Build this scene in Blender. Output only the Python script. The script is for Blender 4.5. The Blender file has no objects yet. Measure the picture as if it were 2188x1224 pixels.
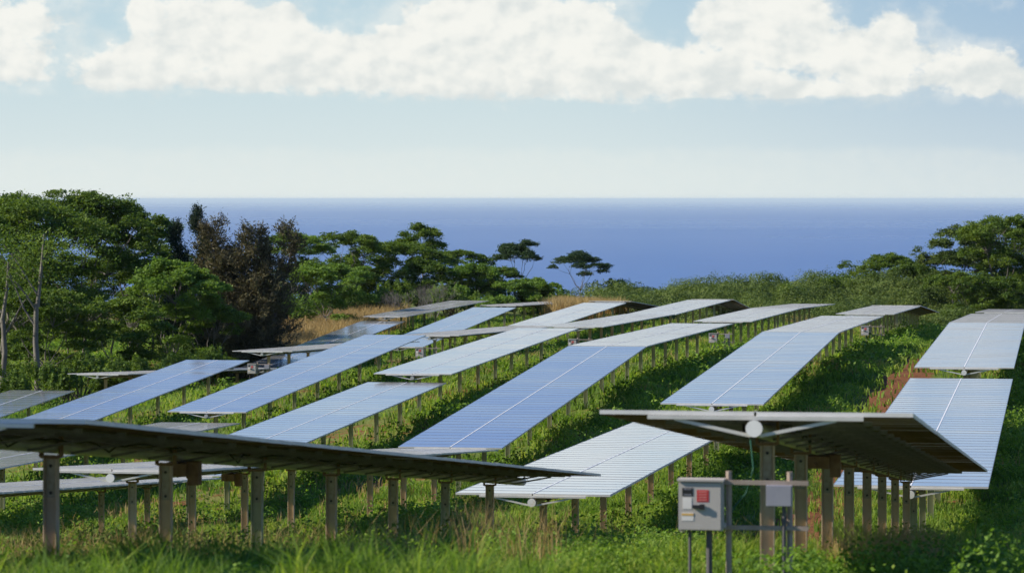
import bpy, bmesh, math, random
import numpy as np
from mathutils import Vector, Matrix

scene = bpy.context.scene
COL = scene.collection
R = math.radians

# ------------------------------------------------------------------ camera
F, VX, HY = 7000.0, 2265.0, 425.0            # focal length, row vanishing x and horizon y, in pixels of the photograph
AV = (VX - 1094) / F
TH = math.atan(AV); CT, ST = math.cos(TH), math.sin(TH)
cam = bpy.data.cameras.new('camera'); camo = bpy.data.objects.new('camera', cam); COL.objects.link(camo)
cam.sensor_width = 36; cam.lens = F / 2188 * 36
cam.shift_y = -187 / 2188
cam.clip_start = 0.5; cam.clip_end = 600000
camo.location = (0, 0, 0); camo.rotation_euler = (R(90), 0, 0)
cam.dof.use_dof = True; cam.dof.focus_distance = 120; cam.dof.aperture_fstop = 3.6
scene.camera = camo

# ------------------------------------------------------------------ light and exposure
SUN_EL = R(33); SUN_AZ = math.atan2(-0.985, -0.07)      # the sun stands to the left, square to the rows and a little behind
sd = Vector((math.sin(SUN_AZ) * math.cos(SUN_EL), math.cos(SUN_AZ) * math.cos(SUN_EL), math.sin(SUN_EL)))
sun = bpy.data.lights.new('sun', 'SUN'); suno = bpy.data.objects.new('sun', sun); COL.objects.link(suno)
sun.energy = 5.0; sun.angle = R(0.6); sun.color = (1.0, 0.91, 0.76)
suno.rotation_euler = (-sd).to_track_quat('-Z', 'Y').to_euler()
scene.view_settings.view_transform = 'Standard'; scene.view_settings.look = 'None'
scene.view_settings.exposure = 0.55; scene.view_settings.gamma = 1.0
scene.view_settings.use_curve_mapping = False

# ------------------------------------------------------------------ world: sky texture and clouds by direction
world = bpy.data.worlds.new('World'); scene.world = world; world.use_nodes = True
nt = world.node_tree; nt.nodes.clear()
def nd(tree, typ, **kw):
    n = tree.nodes.new(typ)
    for k, v in kw.items(): setattr(n, k, v)
    return n
def mth(tree, op, a, b=None, c=None, clamp=False):
    n = tree.nodes.new('ShaderNodeMath'); n.operation = op; n.use_clamp = clamp
    for i, v in enumerate((a, b, c)):
        if v is None: continue
        if isinstance(v, (int, float)): n.inputs[i].default_value = v
        else: tree.links.new(v, n.inputs[i])
    return n.outputs[0]
def ss(tree, x, lo, hi):
    n = tree.nodes.new('ShaderNodeMapRange'); n.interpolation_type = 'SMOOTHSTEP'
    tree.links.new(x, n.inputs[0]); n.inputs[1].default_value = lo; n.inputs[2].default_value = hi
    return n.outputs[0]
def mixc(tree, fac, a, b, mode='MIX'):
    n = tree.nodes.new('ShaderNodeMix'); n.data_type = 'RGBA'; n.blend_type = mode
    for i, v in ((0, fac), (6, a), (7, b)):
        if isinstance(v, (int, float)): n.inputs[i].default_value = v
        elif isinstance(v, tuple): n.inputs[i].default_value = (*v, 1)
        else: tree.links.new(v, n.inputs[i])
    return n.outputs[2]
def noise(tree, vec, scale, detail=4, rough=.55, dist=0.0, dims='3D'):
    n = tree.nodes.new('ShaderNodeTexNoise'); n.noise_dimensions = dims
    if vec is not None: tree.links.new(vec, n.inputs['Vector'])
    n.inputs['Scale'].default_value = scale; n.inputs['Detail'].default_value = detail
    n.inputs['Roughness'].default_value = rough; n.inputs['Distortion'].default_value = dist
    return n.outputs[0]
def nd_shift(t, v, d):
    n = nd(t, 'ShaderNodeVectorMath', operation='ADD'); t.links.new(v, n.inputs[0]); n.inputs[1].default_value = d; return n.outputs[0]
def build_world():
    t = nt
    geo = nd(t, 'ShaderNodeTexCoord'); sep = nd(t, 'ShaderNodeSeparateXYZ'); t.links.new(geo.outputs['Generated'], sep.inputs[0])
    az = mth(t, 'ARCTAN2', sep.outputs[0], sep.outputs[1]); el = mth(t, 'ARCSINE', sep.outputs[2])
    # az and el in thousandths of a radian
    A = mth(t, 'MULTIPLY', az, 1000.0); E_ = mth(t, 'MULTIPLY', el, 1000.0)
    comb = nd(t, 'ShaderNodeCombineXYZ'); t.links.new(A, comb.inputs[0]); t.links.new(mth(t, 'MULTIPLY', E_, 1.25), comb.inputs[1])
    v = comb.outputs[0]
    n1 = noise(t, v, .050, 9, .55, .0); n2 = noise(t, v, .17, 6, .6, .0); n3 = noise(t, v, .016, 3, .5)
    # cloud masses: (x, y, rx, ry) measured in the photograph's pixels and turned into angles
    blobs = [(30,40,120,62,1.2),(15,140,75,48,1.1),(255,150,120,50,1.1),(390,60,105,85,1.2),(300,30,26,42,1.1),(560,90,100,75,1.2),
             (610,42,30,40,.9),(700,140,140,62,1.2),(880,140,150,75,1.2),(990,70,90,80,1.2),(1130,60,150,110,1.4),(1260,130,110,80,1.2),
             (1430,150,130,55,1.15),(1560,30,110,45,1.1),(1680,30,120,48,1.0),(1640,120,110,70,1.1),(1860,120,110,60,1.2),(1905,62,46,60,.9),
             (1690,195,220,20,1.0),(2130,160,130,62,1.3),(2005,28,40,26,.62),(1330,200,90,18,1.0),(553,237,20,7,1.0),(763,240,42,6,.95),
             (640,178,420,22,.9),(1100,190,260,20,.9),(1480,178,160,20,.5)]
    acc = None
    for (x, y, rx, ry, am) in blobs:
        ca, ce = math.atan((x - 1094) / F) * 1000, math.atan((HY - y) / F) * 1000
        ra, re = rx / F * 1000, ry / F * 1000
        dx = mth(t, 'MULTIPLY', mth(t, 'SUBTRACT', A, ca), 1 / ra); dy = mth(t, 'MULTIPLY', mth(t, 'SUBTRACT', E_, ce), 1 / re)
        d2 = mth(t, 'ADD', mth(t, 'MULTIPLY', dx, dx), mth(t, 'MULTIPLY', dy, dy))
        g = mth(t, 'MULTIPLY', mth(t, 'EXPONENT', mth(t, 'MULTIPLY', d2, -0.85)), am)
        acc = g if acc is None else mth(t, 'ADD', acc, g)
    acc = mth(t, 'MINIMUM', acc, 1.25)
    # elsewhere round the sky the same kind of cloud band, broken by noise
    inside = mth(t, 'SUBTRACT', 1.0, ss(t, mth(t, 'ABSOLUTE', A), 150, 185))
    inside = mth(t, 'MULTIPLY', inside, mth(t, 'SUBTRACT', 1.0, ss(t, E_, 60, 72)))
    inside = mth(t, 'MULTIPLY', inside, ss(t, sep.outputs[1], 0.0, 0.1))
    band = mth(t, 'MULTIPLY', ss(t, E_, 28, 36), mth(t, 'SUBTRACT', 1.0, ss(t, E_, 58, 95)))
    hi = mth(t, 'MULTIPLY', ss(t, noise(t, geo.outputs['Generated'], 3.2, 6, .55), .52, .72), 0.55)
    hi = mth(t, 'MULTIPLY', hi, ss(t, E_, 180, 420))
    other = mth(t, 'ADD', mth(t, 'MULTIPLY', band, mth(t, 'ADD', mth(t, 'MULTIPLY', n3, 1.5), 0.05)), hi)
    field = mth(t, 'ADD', mth(t, 'MULTIPLY', acc, inside), mth(t, 'MULTIPLY', other, mth(t, 'SUBTRACT', 1.0, inside)))
    f2 = mth(t, 'ADD', field, mth(t, 'ADD', mth(t, 'MULTIPLY', mth(t, 'SUBTRACT', n1, .5), 2.1), mth(t, 'MULTIPLY', mth(t, 'SUBTRACT', n2, .5), 1.0)))
    mask = ss(t, f2, .47, .93)
    # flat cloud bases
    basel = mth(t, 'ADD', 27.6, mth(t, 'MULTIPLY', mth(t, 'SUBTRACT', n3, .5), 10.0))
    basel = mth(t, 'ADD', mth(t, 'ADD', basel, mth(t, 'MULTIPLY', A, -0.010)), mth(t, 'MULTIPLY', mth(t, 'SUBTRACT', n2, .5), 13.0))
    bm = nd(t, 'ShaderNodeMapRange'); bm.interpolation_type = 'SMOOTHSTEP'
    t.links.new(E_, bm.inputs[0]); t.links.new(basel, bm.inputs[1]); t.links.new(mth(t, 'ADD', basel, 5.5), bm.inputs[2])
    keep = mth(t, 'MAXIMUM', bm.outputs[0], mth(t, 'MULTIPLY', ss(t, E_, 29.0, 27.5), 0.5))
    keep = bm.outputs[0]
    veil = mth(t, 'MULTIPLY', mth(t, 'MULTIPLY', ss(t, mth(t, 'ADD', n1, mth(t, 'MULTIPLY', field, .12)), .42, .70), .55), mth(t, 'SUBTRACT', 1.0, ss(t, E_, 75, 130)))
    mask = mth(t, 'MULTIPLY', mth(t, 'MAXIMUM', mask, veil), keep)
    # two small wisps below the bank and the pale bank low over the sea
    lowtop = mth(t, 'ADD', 12.2, mth(t, 'MULTIPLY', mth(t, 'SUBTRACT', n1, .5), 11.0))
    lm = nd(t, 'ShaderNodeMapRange'); lm.interpolation_type = 'SMOOTHSTEP'
    t.links.new(E_, lm.inputs[0]); t.links.new(lowtop, lm.inputs[1]); t.links.new(mth(t, 'ADD', lowtop, 5.0), lm.inputs[2])
    low = mth(t, 'MULTIPLY', mth(t, 'SUBTRACT', 1.0, lm.outputs[0]), mth(t, 'ADD', .05, mth(t, 'MULTIPLY', n2, .45)))
    sky = nd(t, 'ShaderNodeTexSky', sky_type='NISHITA'); sky.sun_disc = False
    sky.sun_elevation = SUN_EL; sky.sun_rotation = SUN_AZ; sky.altitude = 150
    sky.air_density = 1.0; sky.dust_density = 0.6; sky.ozone_density = 1.6
    STR = 0.085; k = .74 / STR
    base = mixc(t, 1.0, sky.outputs[0], (.69, .73, .74), 'MULTIPLY')
    # sea haze: the sky pales towards the horizon
    right = ss(t, A, -20, 190)
    hz = mth(t, 'EXPONENT', mth(t, 'MULTIPLY', mth(t, 'MAXIMUM', E_, 0.0), -1 / 60.0))
    hz = mth(t, 'MULTIPLY', hz, mth(t, 'SUBTRACT', 1.0, mth(t, 'MULTIPLY', right, .20)))
    base = mixc(t, .88, base, mixc(t, ss(t, E_, 40, 190), mixc(t, right, (.34 * k, .56 * k, .70 * k), (.15 * k, .34 * k, .60 * k)), (.085 * k, .215 * k, .56 * k)))
    base = mixc(t, hz, base, (.71 * k, .77 * k, .75 * k))
    base = mixc(t, low, base, (.76 * k, .79 * k, .75 * k))
    lit = mth(t, 'SUBTRACT', noise(t, v, .06, 6, .5), noise(t, nd_shift(t, v, (-2.2, 3.2, 0)), .06, 6, .5))
    shade = ss(t, mth(t, 'ADD', mth(t, 'ADD', mth(t, 'MULTIPLY', lit, 2.2), mth(t, 'MULTIPLY', ss(t, E_, 26, 46), .25)), .30), .06, .74)
    ccol = mixc(t, shade, (.66 * k, .70 * k, .69 * k), (.855 * k, .855 * k, .805 * k))
    out = mixc(t, mth(t, 'MULTIPLY', mask, .97), base, ccol)
    below = ss(t, E_, -2.0, 0.0)
    bg = nd(t, 'ShaderNodeBackground'); bg.inputs[1].default_value = STR
    t.links.new(out, bg.inputs[0]); o = nd(t, 'ShaderNodeOutputWorld'); t.links.new(bg.outputs[0], o.inputs[0])
build_world()
world.cycles.sampling_method = 'MANUAL'; world.cycles.sample_map_resolution = 1024

# ------------------------------------------------------------------ helpers
rng = np.random.default_rng(7)
def tag(o, label=None, cat=None, group=None, kind=None):
    if label: o['label'] = label
    if cat: o['category'] = cat
    if group: o['group'] = group
    if kind: o['kind'] = kind
    return o
def empty(name, loc, rz=0.0):
    o = bpy.data.objects.new(name, None); COL.objects.link(o); o.location = loc; o.rotation_euler = (0, 0, rz)
    o.empty_display_size = .3
    return o
def link(name, me, parent=None, loc=None, rot=None):
    o = bpy.data.objects.new(name, me); COL.objects.link(o)
    if parent is not None: o.parent = parent
    if loc is not None: o.location = loc
    if rot is not None: o.rotation_euler = rot
    return o
def np_mesh(name, verts, quads, mats, mat_idx=None, smooth=False, uvs=None):
    me = bpy.data.meshes.new(name)
    verts = np.asarray(verts, dtype=np.float32).reshape(-1, 3); quads = np.asarray(quads, dtype=np.int32).reshape(-1, 4)
    me.vertices.add(len(verts)); me.vertices.foreach_set('co', verts.ravel())
    me.loops.add(quads.size); me.loops.foreach_set('vertex_index', quads.ravel())
    me.polygons.add(len(quads)); me.polygons.foreach_set('loop_start', np.arange(0, quads.size, 4, dtype=np.int32))
    me.polygons.foreach_set('loop_total', np.full(len(quads), 4, dtype=np.int32))
    for m in (mats if isinstance(mats, (list, tuple)) else [mats]): me.materials.append(m)
    if mat_idx is not None: me.polygons.foreach_set('material_index', np.asarray(mat_idx, dtype=np.int32))
    me.polygons.foreach_set('use_smooth', np.full(len(quads), bool(smooth)))
    if uvs is not None:
        l = me.uv_layers.new(name='UVMap'); l.data.foreach_set('uv', np.asarray(uvs, dtype=np.float32).ravel())
    me.update(calc_edges=True)
    return me
class MB:
    """collects boxes, tubes and plates (quads only) into one mesh"""
    def __init__(s): s.v = []; s.q = []; s.m = []
    def quad(s, a, b, c, d, m=0):
        n = len(s.v); s.v += [tuple(a), tuple(b), tuple(c), tuple(d)]; s.q.append((n, n+1, n+2, n+3)); s.m.append(m)
    def box(s, c, d, m=0, rot=None):
        c = Vector(c); h = Vector(d) * .5; n = len(s.v)
        for x in (-1, 1):
            for y in (-1, 1):
                for z in (-1, 1):
                    p = Vector((x*h.x, y*h.y, z*h.z))
                    if rot is not None: p = rot @ p
                    s.v.append(tuple(c + p))
        for f in ((0,1,3,2),(4,6,7,5),(0,4,5,1),(2,3,7,6),(0,2,6,4),(1,5,7,3)):
            s.q.append(tuple(n+i for i in f)); s.m.append(m)
    def bar(s, a, b, w, h, m=0):
        a = Vector(a); b = Vector(b); d = b - a; L = d.length
        rot = d.to_track_quat('Y', 'Z').to_matrix()
        s.box((a+b)/2, (w, L, h), m, rot)
    def tube(s, pts, rad, n=8, m=0, cap=True):
        pts = [Vector(p) for p in pts]; rings = []
        if not hasattr(rad, '__len__'): rad = [rad]*len(pts)
        up = Vector((0, 0, 1))
        for i, p in enumerate(pts):
            d = (pts[min(i+1, len(pts)-1)] - pts[max(i-1, 0)])
            if d.length < 1e-9: d = Vector((0,0,1))
            d.normalize()
            u = d.cross(up if abs(d.z) < .95 else Vector((1, 0, 0))).normalized(); w = u.cross(d)
            k = len(s.v)
            for j in range(n):
                an = 2*math.pi*j/n
                s.v.append(tuple(p + (u*math.cos(an) + w*math.sin(an))*rad[i]))
            rings.append(k)
        for a, b in zip(rings, rings[1:]):
            for j in range(n):
                s.q.append((a+j, a+(j+1) % n, b+(j+1) % n, b+j)); s.m.append(m)
        if cap:
            for k, rev in ((rings[0], True), (rings[-1], False)):
                for j in range(1, n-1, 2):
                    f = [k, k+j, k+j+1, k+(j+2) % n if j+2 <= n else k]
                    if j+2 >= n: f = [k, k+j, k+j+1, k+j+1]
                    if len(set(f)) < 4:
                        c = len(s.v); s.v.append(tuple((Vector(s.v[f[1]])+Vector(s.v[f[2]]))/2)); f = [f[0], f[1], c, f[2]]
                    s.q.append(tuple(f[::-1] if rev else f)); s.m.append(m)
    def mesh(s, name, mats, smooth=False): return np_mesh(name, s.v, s.q, mats, s.m, smooth)

# ------------------------------------------------------------------ materials
def mat(name):
    m = bpy.data.materials.new(name); m.use_nodes = True; t = m.node_tree; t.nodes.clear()
    o = nd(t, 'ShaderNodeOutputMaterial'); return m, t, o
def ocoord(t, out='Object'): return nd(t, 'ShaderNodeTexCoord').outputs[out]
def ramp(t, fac, stops):
    n = nd(t, 'ShaderNodeValToRGB'); e = n.color_ramp.elements
    while len(e) < len(stops): e.new(.5)
    for i, (p, c) in enumerate(stops): e[i].position = p; e[i].color = (*c, 1)
    t.links.new(fac, n.inputs[0]); return n.outputs[0]
def bump(t, h, strength=.3, dist=.02):
    n = nd(t, 'ShaderNodeBump'); n.inputs['Strength'].default_value = strength; n.inputs['Distance'].default_value = dist
    t.links.new(h, n.inputs['Height']); return n.outputs[0]
def principled(name, col, rough=.5, metal=0.0, spec=.5, var=None, vscale=3.0, bmp=0.0):
    m, t, o = mat(name); p = nd(t, 'ShaderNodeBsdfPrincipled')
    p.inputs['Roughness'].default_value = rough; p.inputs['Metallic'].default_value = metal
    p.inputs['Specular IOR Level'].default_value = spec
    c = ocoord(t); n = noise(t, c, vscale, 6, .65)
    if var is not None:
        t.links.new(ramp(t, n, [(.35, col), (.68, var)]), p.inputs['Base Color'])
    else:
        t.links.new(ramp(t, n, [(.3, tuple(x*.86 for x in col)), (.7, tuple(min(1, x*1.1) for x in col))]), p.inputs['Base Color'])
    if bmp: t.links.new(bump(t, n, bmp), p.inputs['Normal'])
    t.links.new(p.outputs[0], o.inputs[0]); return m
def leafmat(name, cols, trans=.4, tint=(1.25, 1.3, .55), rough=.6, patch=.25, spec=.15):
    """leaves: colour varies from leaf to leaf and in broad patches; some light passes through"""
    m, t, o = mat(name)
    g = nd(t, 'ShaderNodeNewGeometry'); c = ocoord(t)
    big = mth(t, 'ADD', mth(t, 'MULTIPLY', noise(t, c, patch, 4, .6), .6), mth(t, 'MULTIPLY', noise(t, c, patch * 5, 2, .5), .4))
    f = mth(t, 'ADD', mth(t, 'MULTIPLY', g.outputs['Random Per Island'], .45), mth(t, 'MULTIPLY', ss(t, big, .36, .64), .55))
    col = ramp(t, f, [(i/(len(cols)-1), cc) for i, cc in enumerate(cols)])
    p = nd(t, 'ShaderNodeBsdfPrincipled'); p.inputs['Roughness'].default_value = rough; p.inputs['Specular IOR Level'].default_value = spec
    t.links.new(col, p.inputs['Base Color'])
    tr = nd(t, 'ShaderNodeBsdfTranslucent'); t.links.new(mixc(t, 1.0, col, tint, 'MULTIPLY'), tr.inputs[0])
    mx = nd(t, 'ShaderNodeMixShader'); mx.inputs[0].default_value = trans
    t.links.new(p.outputs[0], mx.inputs[1]); t.links.new(tr.outputs[0], mx.inputs[2]); t.links.new(mx.outputs[0], o.inputs[0])
    return m
M = {}
M['alu'] = principled('aluminium', (.70, .69, .66), .45, .2, var=(.58, .57, .54), vscale=2)
M['frame'] = principled('module frame', (.58, .585, .59), .30, .8)
M['strip'] = principled('bright strip', (.74, .74, .72), .6, 0)
M['dark_rail'] = principled('dull rail', (.10, .08, .055), .7, .1)
M['galv'] = principled('galvanised', (.16, .15, .13), .6, .3, var=(.25, .24, .21), vscale=9, bmp=.1)
M['steel_post'] = principled('post steel', (.40, .41, .27), .7, .05, var=(.54, .52, .36), vscale=2.5, bmp=.15)
M['rust_post'] = principled('rusty post steel', (.54, .40, .27), .75, .05, var=(.66, .54, .38), vscale=2.2, bmp=.2)
M['plate'] = principled('zinc plate', (.42, .38, .31), .5, .4, var=(.30, .24, .18), vscale=14)
M['rust'] = principled('rusty bracket', (.20, .11, .05), .8, .1, var=(.30, .19, .10), vscale=12, bmp=.3)
M['tube'] = principled('torque tube zinc', (.42, .42, .40), .45, .5, var=(.55, .55, .52), vscale=6)
M['endcap'] = principled('tube cap', (.72, .72, .69), .5, .1)
M['box'] = principled('box paint', (.46, .43, .405), .5, 0, var=(.41, .38, .36), vscale=4)
M['smallbox'] = principled('small box paint', (.30, .30, .35), .45, 0, var=(.26, .26, .31), vscale=5)
M['pipe'] = principled('stand pipe', (.38, .32, .28), .6, .3, var=(.30, .23, .18), vscale=8)
M['conduit'] = principled('grey conduit', (.09, .085, .09), .6)
M['black'] = principled('black plastic', (.015, .015, .018), .5)
M['red'] = principled('red sticker', (.50, .025, .03), .5)
M['redline'] = principled('sticker lettering', (.62, .22, .2), .5)
M['white'] = principled('white sticker', (.72, .69, .66), .6)
M['yellow'] = principled('yellow sticker', (.66, .40, .10), .6)
M['cable'] = principled('black cable', (.012, .012, .012), .6)
M['green_wire'] = principled('green wire', (.01, .10, .06), .6)
M['bark'] = principled('pale bark', (.11, .10, .085), .85, 0, var=(.19, .175, .15), vscale=1.5, bmp=.4)
M['darkbark'] = principled('dark bark', (.07, .055, .045), .9, 0, var=(.12, .10, .08), vscale=2, bmp=.4)

def panel_material():
    m, t, o = mat('solar glass'); uv = nd(t, 'ShaderNodeTexCoord').outputs['UV']
    sep = nd(t, 'ShaderNodeSeparateXYZ'); t.links.new(uv, sep.inputs[0])
    def grid(x, pitch, w):
        f = mth(t, 'FRACT', mth(t, 'MULTIPLY', x, 1 / pitch)); d = mth(t, 'ABSOLUTE', mth(t, 'SUBTRACT', f, .5))
        return mth(t, 'GREATER_THAN', d, .5 - w / pitch / 2)
    g = mth(t, 'MAXIMUM', grid(sep.outputs[0], .128, .004), grid(sep.outputs[1], .128, .004))
    bus = mth(t, 'MULTIPLY', grid(mth(t, 'ADD', sep.outputs[1], .021), .043, .0016), .6)
    oi = nd(t, 'ShaderNodeNewGeometry').outputs['Random Per Island']
    ob = ocoord(t)
    base = mixc(t, oi, (.010, .016, .045), (.020, .030, .070))
    col = mixc(t, mth(t, 'MAXIMUM', g, bus), base, (.34, .37, .42))
    dust = ss(t, noise(t, ob, .5, 5, .6), .40, .80)
    col = mixc(t, mth(t, 'ADD', .08, mth(t, 'MULTIPLY', dust, .05)), col, (.42, .42, .44))
    p = nd(t, 'ShaderNodeBsdfPrincipled'); t.links.new(col, p.inputs['Base Color'])
    n = noise(t, uv, 3.0, 3, .5)
    r = mth(t, 'ADD', .07, mth(t, 'ADD', mth(t, 'MULTIPLY', oi, .05), mth(t, 'MULTIPLY', dust, .03)))
    t.links.new(r, p.inputs['Roughness']); p.inputs['IOR'].default_value = 1.5
    bn = bump(t, n, .05, .004); t.links.new(bn, p.inputs['Normal'])
    lw = nd(t, 'ShaderNodeLayerWeight'); lw.inputs[0].default_value = .5
    gl = nd(t, 'ShaderNodeBsdfGlossy'); gl.inputs[0].default_value = (.93, .96, 1, 1); t.links.new(r, gl.inputs['Roughness']); t.links.new(bn, gl.inputs['Normal'])
    fac = mth(t, 'MULTIPLY', mth(t, 'POWER', lw.outputs['Facing'], 1.2), mth(t, 'SUBTRACT', .97, mth(t, 'MULTIPLY', mth(t, 'MAXIMUM', g, bus), .25)))
    mx = nd(t, 'ShaderNodeMixShader'); t.links.new(fac, mx.inputs[0]); t.links.new(p.outputs[0], mx.inputs[1]); t.links.new(gl.outputs[0], mx.inputs[2])
    # a thin film of dust: the flatter one looks along it, the more of it lies in the line of sight
    film = mth(t, 'SUBTRACT', 1.0, mth(t, 'EXPONENT', mth(t, 'DIVIDE', -.011, mth(t, 'MAXIMUM', mth(t, 'SUBTRACT', 1.0, lw.outputs['Facing']), .004))))
    df = nd(t, 'ShaderNodeBsdfDiffuse'); t.links.new(mixc(t, dust, (.58, .58, .54), (.64, .63, .58)), df.inputs[0])
    m2 = nd(t, 'ShaderNodeMixShader'); t.links.new(film, m2.inputs[0]); t.links.new(mx.outputs[0], m2.inputs[1]); t.links.new(df.outputs[0], m2.inputs[2])
    t.links.new(m2.outputs[0], o.inputs[0]); return m
M['glass'] = panel_material()
M['back'] = principled('module backsheet', (.24, .155, .075), .7, 0, var=(.15, .10, .048), vscale=3)
M['jbox'] = principled('module junction', (.02, .02, .02), .6)

# ------------------------------------------------------------------ the rows of trackers: where each one runs
def SK(k): return -3.2 - 7.9 * k
def PX(k, x, y, off=0.0):
    a = (x - 1094) / F; Y = -(SK(k) + off) / (CT * (AV - a))
    return Y * (a * ST + CT), -(y - HY) / F * Y
def ST2W(s, t): return s * CT + t * ST, -s * ST + t * CT
def W2ST(x, y): return x * CT - y * ST, x * ST + y * CT
HT = 1.85   # deck above ground
# (row, t0, z0, t1, z1, posts' look, label)
TR = [
 (0, 34.8, -2.26, 70.9, -5.80, 'rust', 'near tracker seen end-on above the big grey electrical box, brown underside showing'),
 (0, 71.6, -6.22, 108.6, -5.89, 'green', 'blue tracker table directly behind and right of the near end-on tracker'),
 (0, 111.8, -5.68, 147.1, -5.50, 'green', 'pale blue tracker table at the right edge just beyond a short grassy gap'),
 (0, 147.4, -5.50, 183.5, -6.36, 'green', 'greyish tracker table at the right edge joining the far end of the pale blue one'),
 (0, 192.6, -6.58, 227.5, -7.57, 'green', 'thin strip of tracker seen almost edge-on before the trees at the right edge'),
 (0, 228.4, -7.60, 262.0, -9.3, 'green', 'farthest sliver of tracker in the rightmost row in front of the tall right trees'),
 (1, 31.0, -2.16, 67.6, -5.72, 'mixed', 'long dark tracker crossing the lower left foreground, underside seen from below'),
 (1, 69.0, -6.28, 105.0, -6.86, 'rust', 'white gleaming tracker table between the foreground tracker tip and the end-on tracker'),
 (1, 105.5, -6.60, 142.2, -5.77, 'green', 'blue tracker table ending just above the roof-like near tracker, white line down its middle'),
 (1, 142.5, -5.77, 178.4, -6.34, 'green', 'white tracker table adjoining the upper end of the blue table above the end-on tracker'),
 (1, 189.7, -6.62, 225.1, -7.32, 'green', 'short white tracker table with dark post row left of the yellow-green grass bank'),
 (1, 226.2, -7.30, 262.0, -9.0, 'green', 'dark far tracker tip just behind the short white table with the dark posts'),
 (2, 64.3, -5.48, 101.0, -7.83, 'rust', 'tracker half hidden below the dark foreground deck, its light front edge showing'),
 (2, 101.7, -7.83, 138.1, -6.26, 'green', 'deep blue tracker table in the middle of the field with a sharp white centre line'),
 (2, 138.4, -6.25, 175.5, -6.69, 'green', 'white tracker table adjoining the top of the deep blue middle table'),
 (2, 186.4, -6.97, 221.7, -7.40, 'green', 'white tracker table on a close row of tall pale posts before the green scrub'),
 (2, 222.0, -7.40, 256.7, -8.20, 'green', 'narrow far end table continuing the row of tall pale posts towards the scrub'),
 (3, 60.0, -6.0, 97.2, -8.5, 'rust', 'shaded tracker low behind the left foreground posts, only slivers of its deck showing'),
 (3, 98.0, -8.50, 134.2, -7.65, 'green', 'pale blue tracker table rising behind the foreground tracker, next left of the deep blue one'),
 (3, 135.4, -7.35, 172.3, -6.87, 'green', 'silvery tracker table left of the deep blue one, near end over red soil'),
 (3, 182.0, -7.16, 216.2, -7.65, 'rust', 'white tracker table with rusty posts and a small box at its near end'),
 (3, 217.0, -7.68, 253.6, -7.85, 'green', 'white far tracker table whose top end stands before a dark sloping underside'),
 (3, 256.0, -7.86, 290.0, -10.6, 'green', 'farthest dark tracker sloping away downhill right of centre, seen from below'),
 (4, 94.0, -8.4, 130.5, -9.17, 'green', 'narrow grey tracker sliver just above the rim of the foreground tracker'),
 (4, 131.5, -8.78, 170.5, -7.21, 'green', 'long pale blue tracker table running from above the foreground rim to the box on posts'),
 (4, 180.1, -7.62, 215.4, -8.48, 'green', 'flat tracker seen edge-on with a sticker-marked box beneath its left end'),
 (4, 216.4, -8.47, 251.8, -8.04, 'green', 'small white tracker table in the centre distance below the tan hillside grass'),
 (4, 254.5, -8.00, 290.0, -9.9, 'green', 'dark thin tracker sloping away behind the small white table in the centre distance'),
 (5, 127.0, -9.95, 163.6, -8.27, 'green', 'lilac grey tracker table with dashed centre line at left, below the dark trees'),
 (5, 173.1, -8.24, 209.0, -9.25, 'rust', 'edge-on tracker under the brown tree with a red-marked box at its left end'),
 (5, 210.0, -9.65, 247.2, -8.30, 'green', 'small sky-blue tracker table in the left distance between two grey ones'),
 (5, 250.2, -8.23, 285.0, -9.0, 'green', 'thin bright edge-on tracker in front of the green trees at centre'),
 (6, 122.0, -11.4, 159.0, -9.64, 'green', 'dull grey striped tracker table at the far left edge under the trees'),
 (6, 168.6, -9.31, 204.2, -10.8, 'rust', 'edge-on tracker with two bare posts in front of the dark left trees'),
 (6, 205.4, -10.9, 243.2, -9.25, 'green', 'pale tracker table beside the tan grass bank at left'),
 (6, 243.9, -8.92, 280.3, -8.83, 'green', 'grey tracker table farthest left in the distance, just past the tan grass bank'),
]
# ------------------------------------------------------------------ terrain
cp = []
for (k, t0, z0, t1, z1, _, _) in TR:
    for f in (0.04, .5, .96):
        cp.append((SK(k), t0 + (t1 - t0) * f, z0 + (z1 - z0) * f - HT))
for s in (6, 30, 70):
    for t, z in ((35, -4.1), (71, -7.9), (90, -8.1), (112, -7.6), (147, -7.35), (183, -8.3), (227, -9.4), (262, -10.9)):
        cp.append((s, t, z + (.12 if s < 10 else .5)))
for s in (-60, -16, 10, 50): cp.append((s, 0, -1.75)); cp.append((s, 15, -2.6))
for t, z in ((60, -8.0), (100, -11.0), (150, -12.4), (190, -12.4), (225, -12.3), (260, -11.4), (290, -10.8)):
    cp.append((-59, t, z)); cp.append((-78, t, z - .4)); cp.append((-110, t, z - .6))
for s in (-110, -80, -50, -30, -15, 0, 30, 70):
    for t, z in ((310, -11.0), (340, -11.2), (380, -11.6)):
        cp.append((s, t, z))
cp = np.array(cp)
def tps_fit(P):
    X = P[:, :2] / 50.0; n = len(X)
    d = np.linalg.norm(X[:, None] - X[None], axis=2) + 1e-9
    K = d**2 * np.log(d) + np.eye(n) * .004
    A = np.zeros((n+3, n+3)); A[:n, :n] = K; A[:n, n] = 1; A[:n, n+1:] = X; A[n, :n] = 1; A[n+1:, :n] = X.T
    w = np.linalg.solve(A, np.concatenate([P[:, 2], np.zeros(3)]))
    return X, w
_X, _w = tps_fit(cp)
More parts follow.
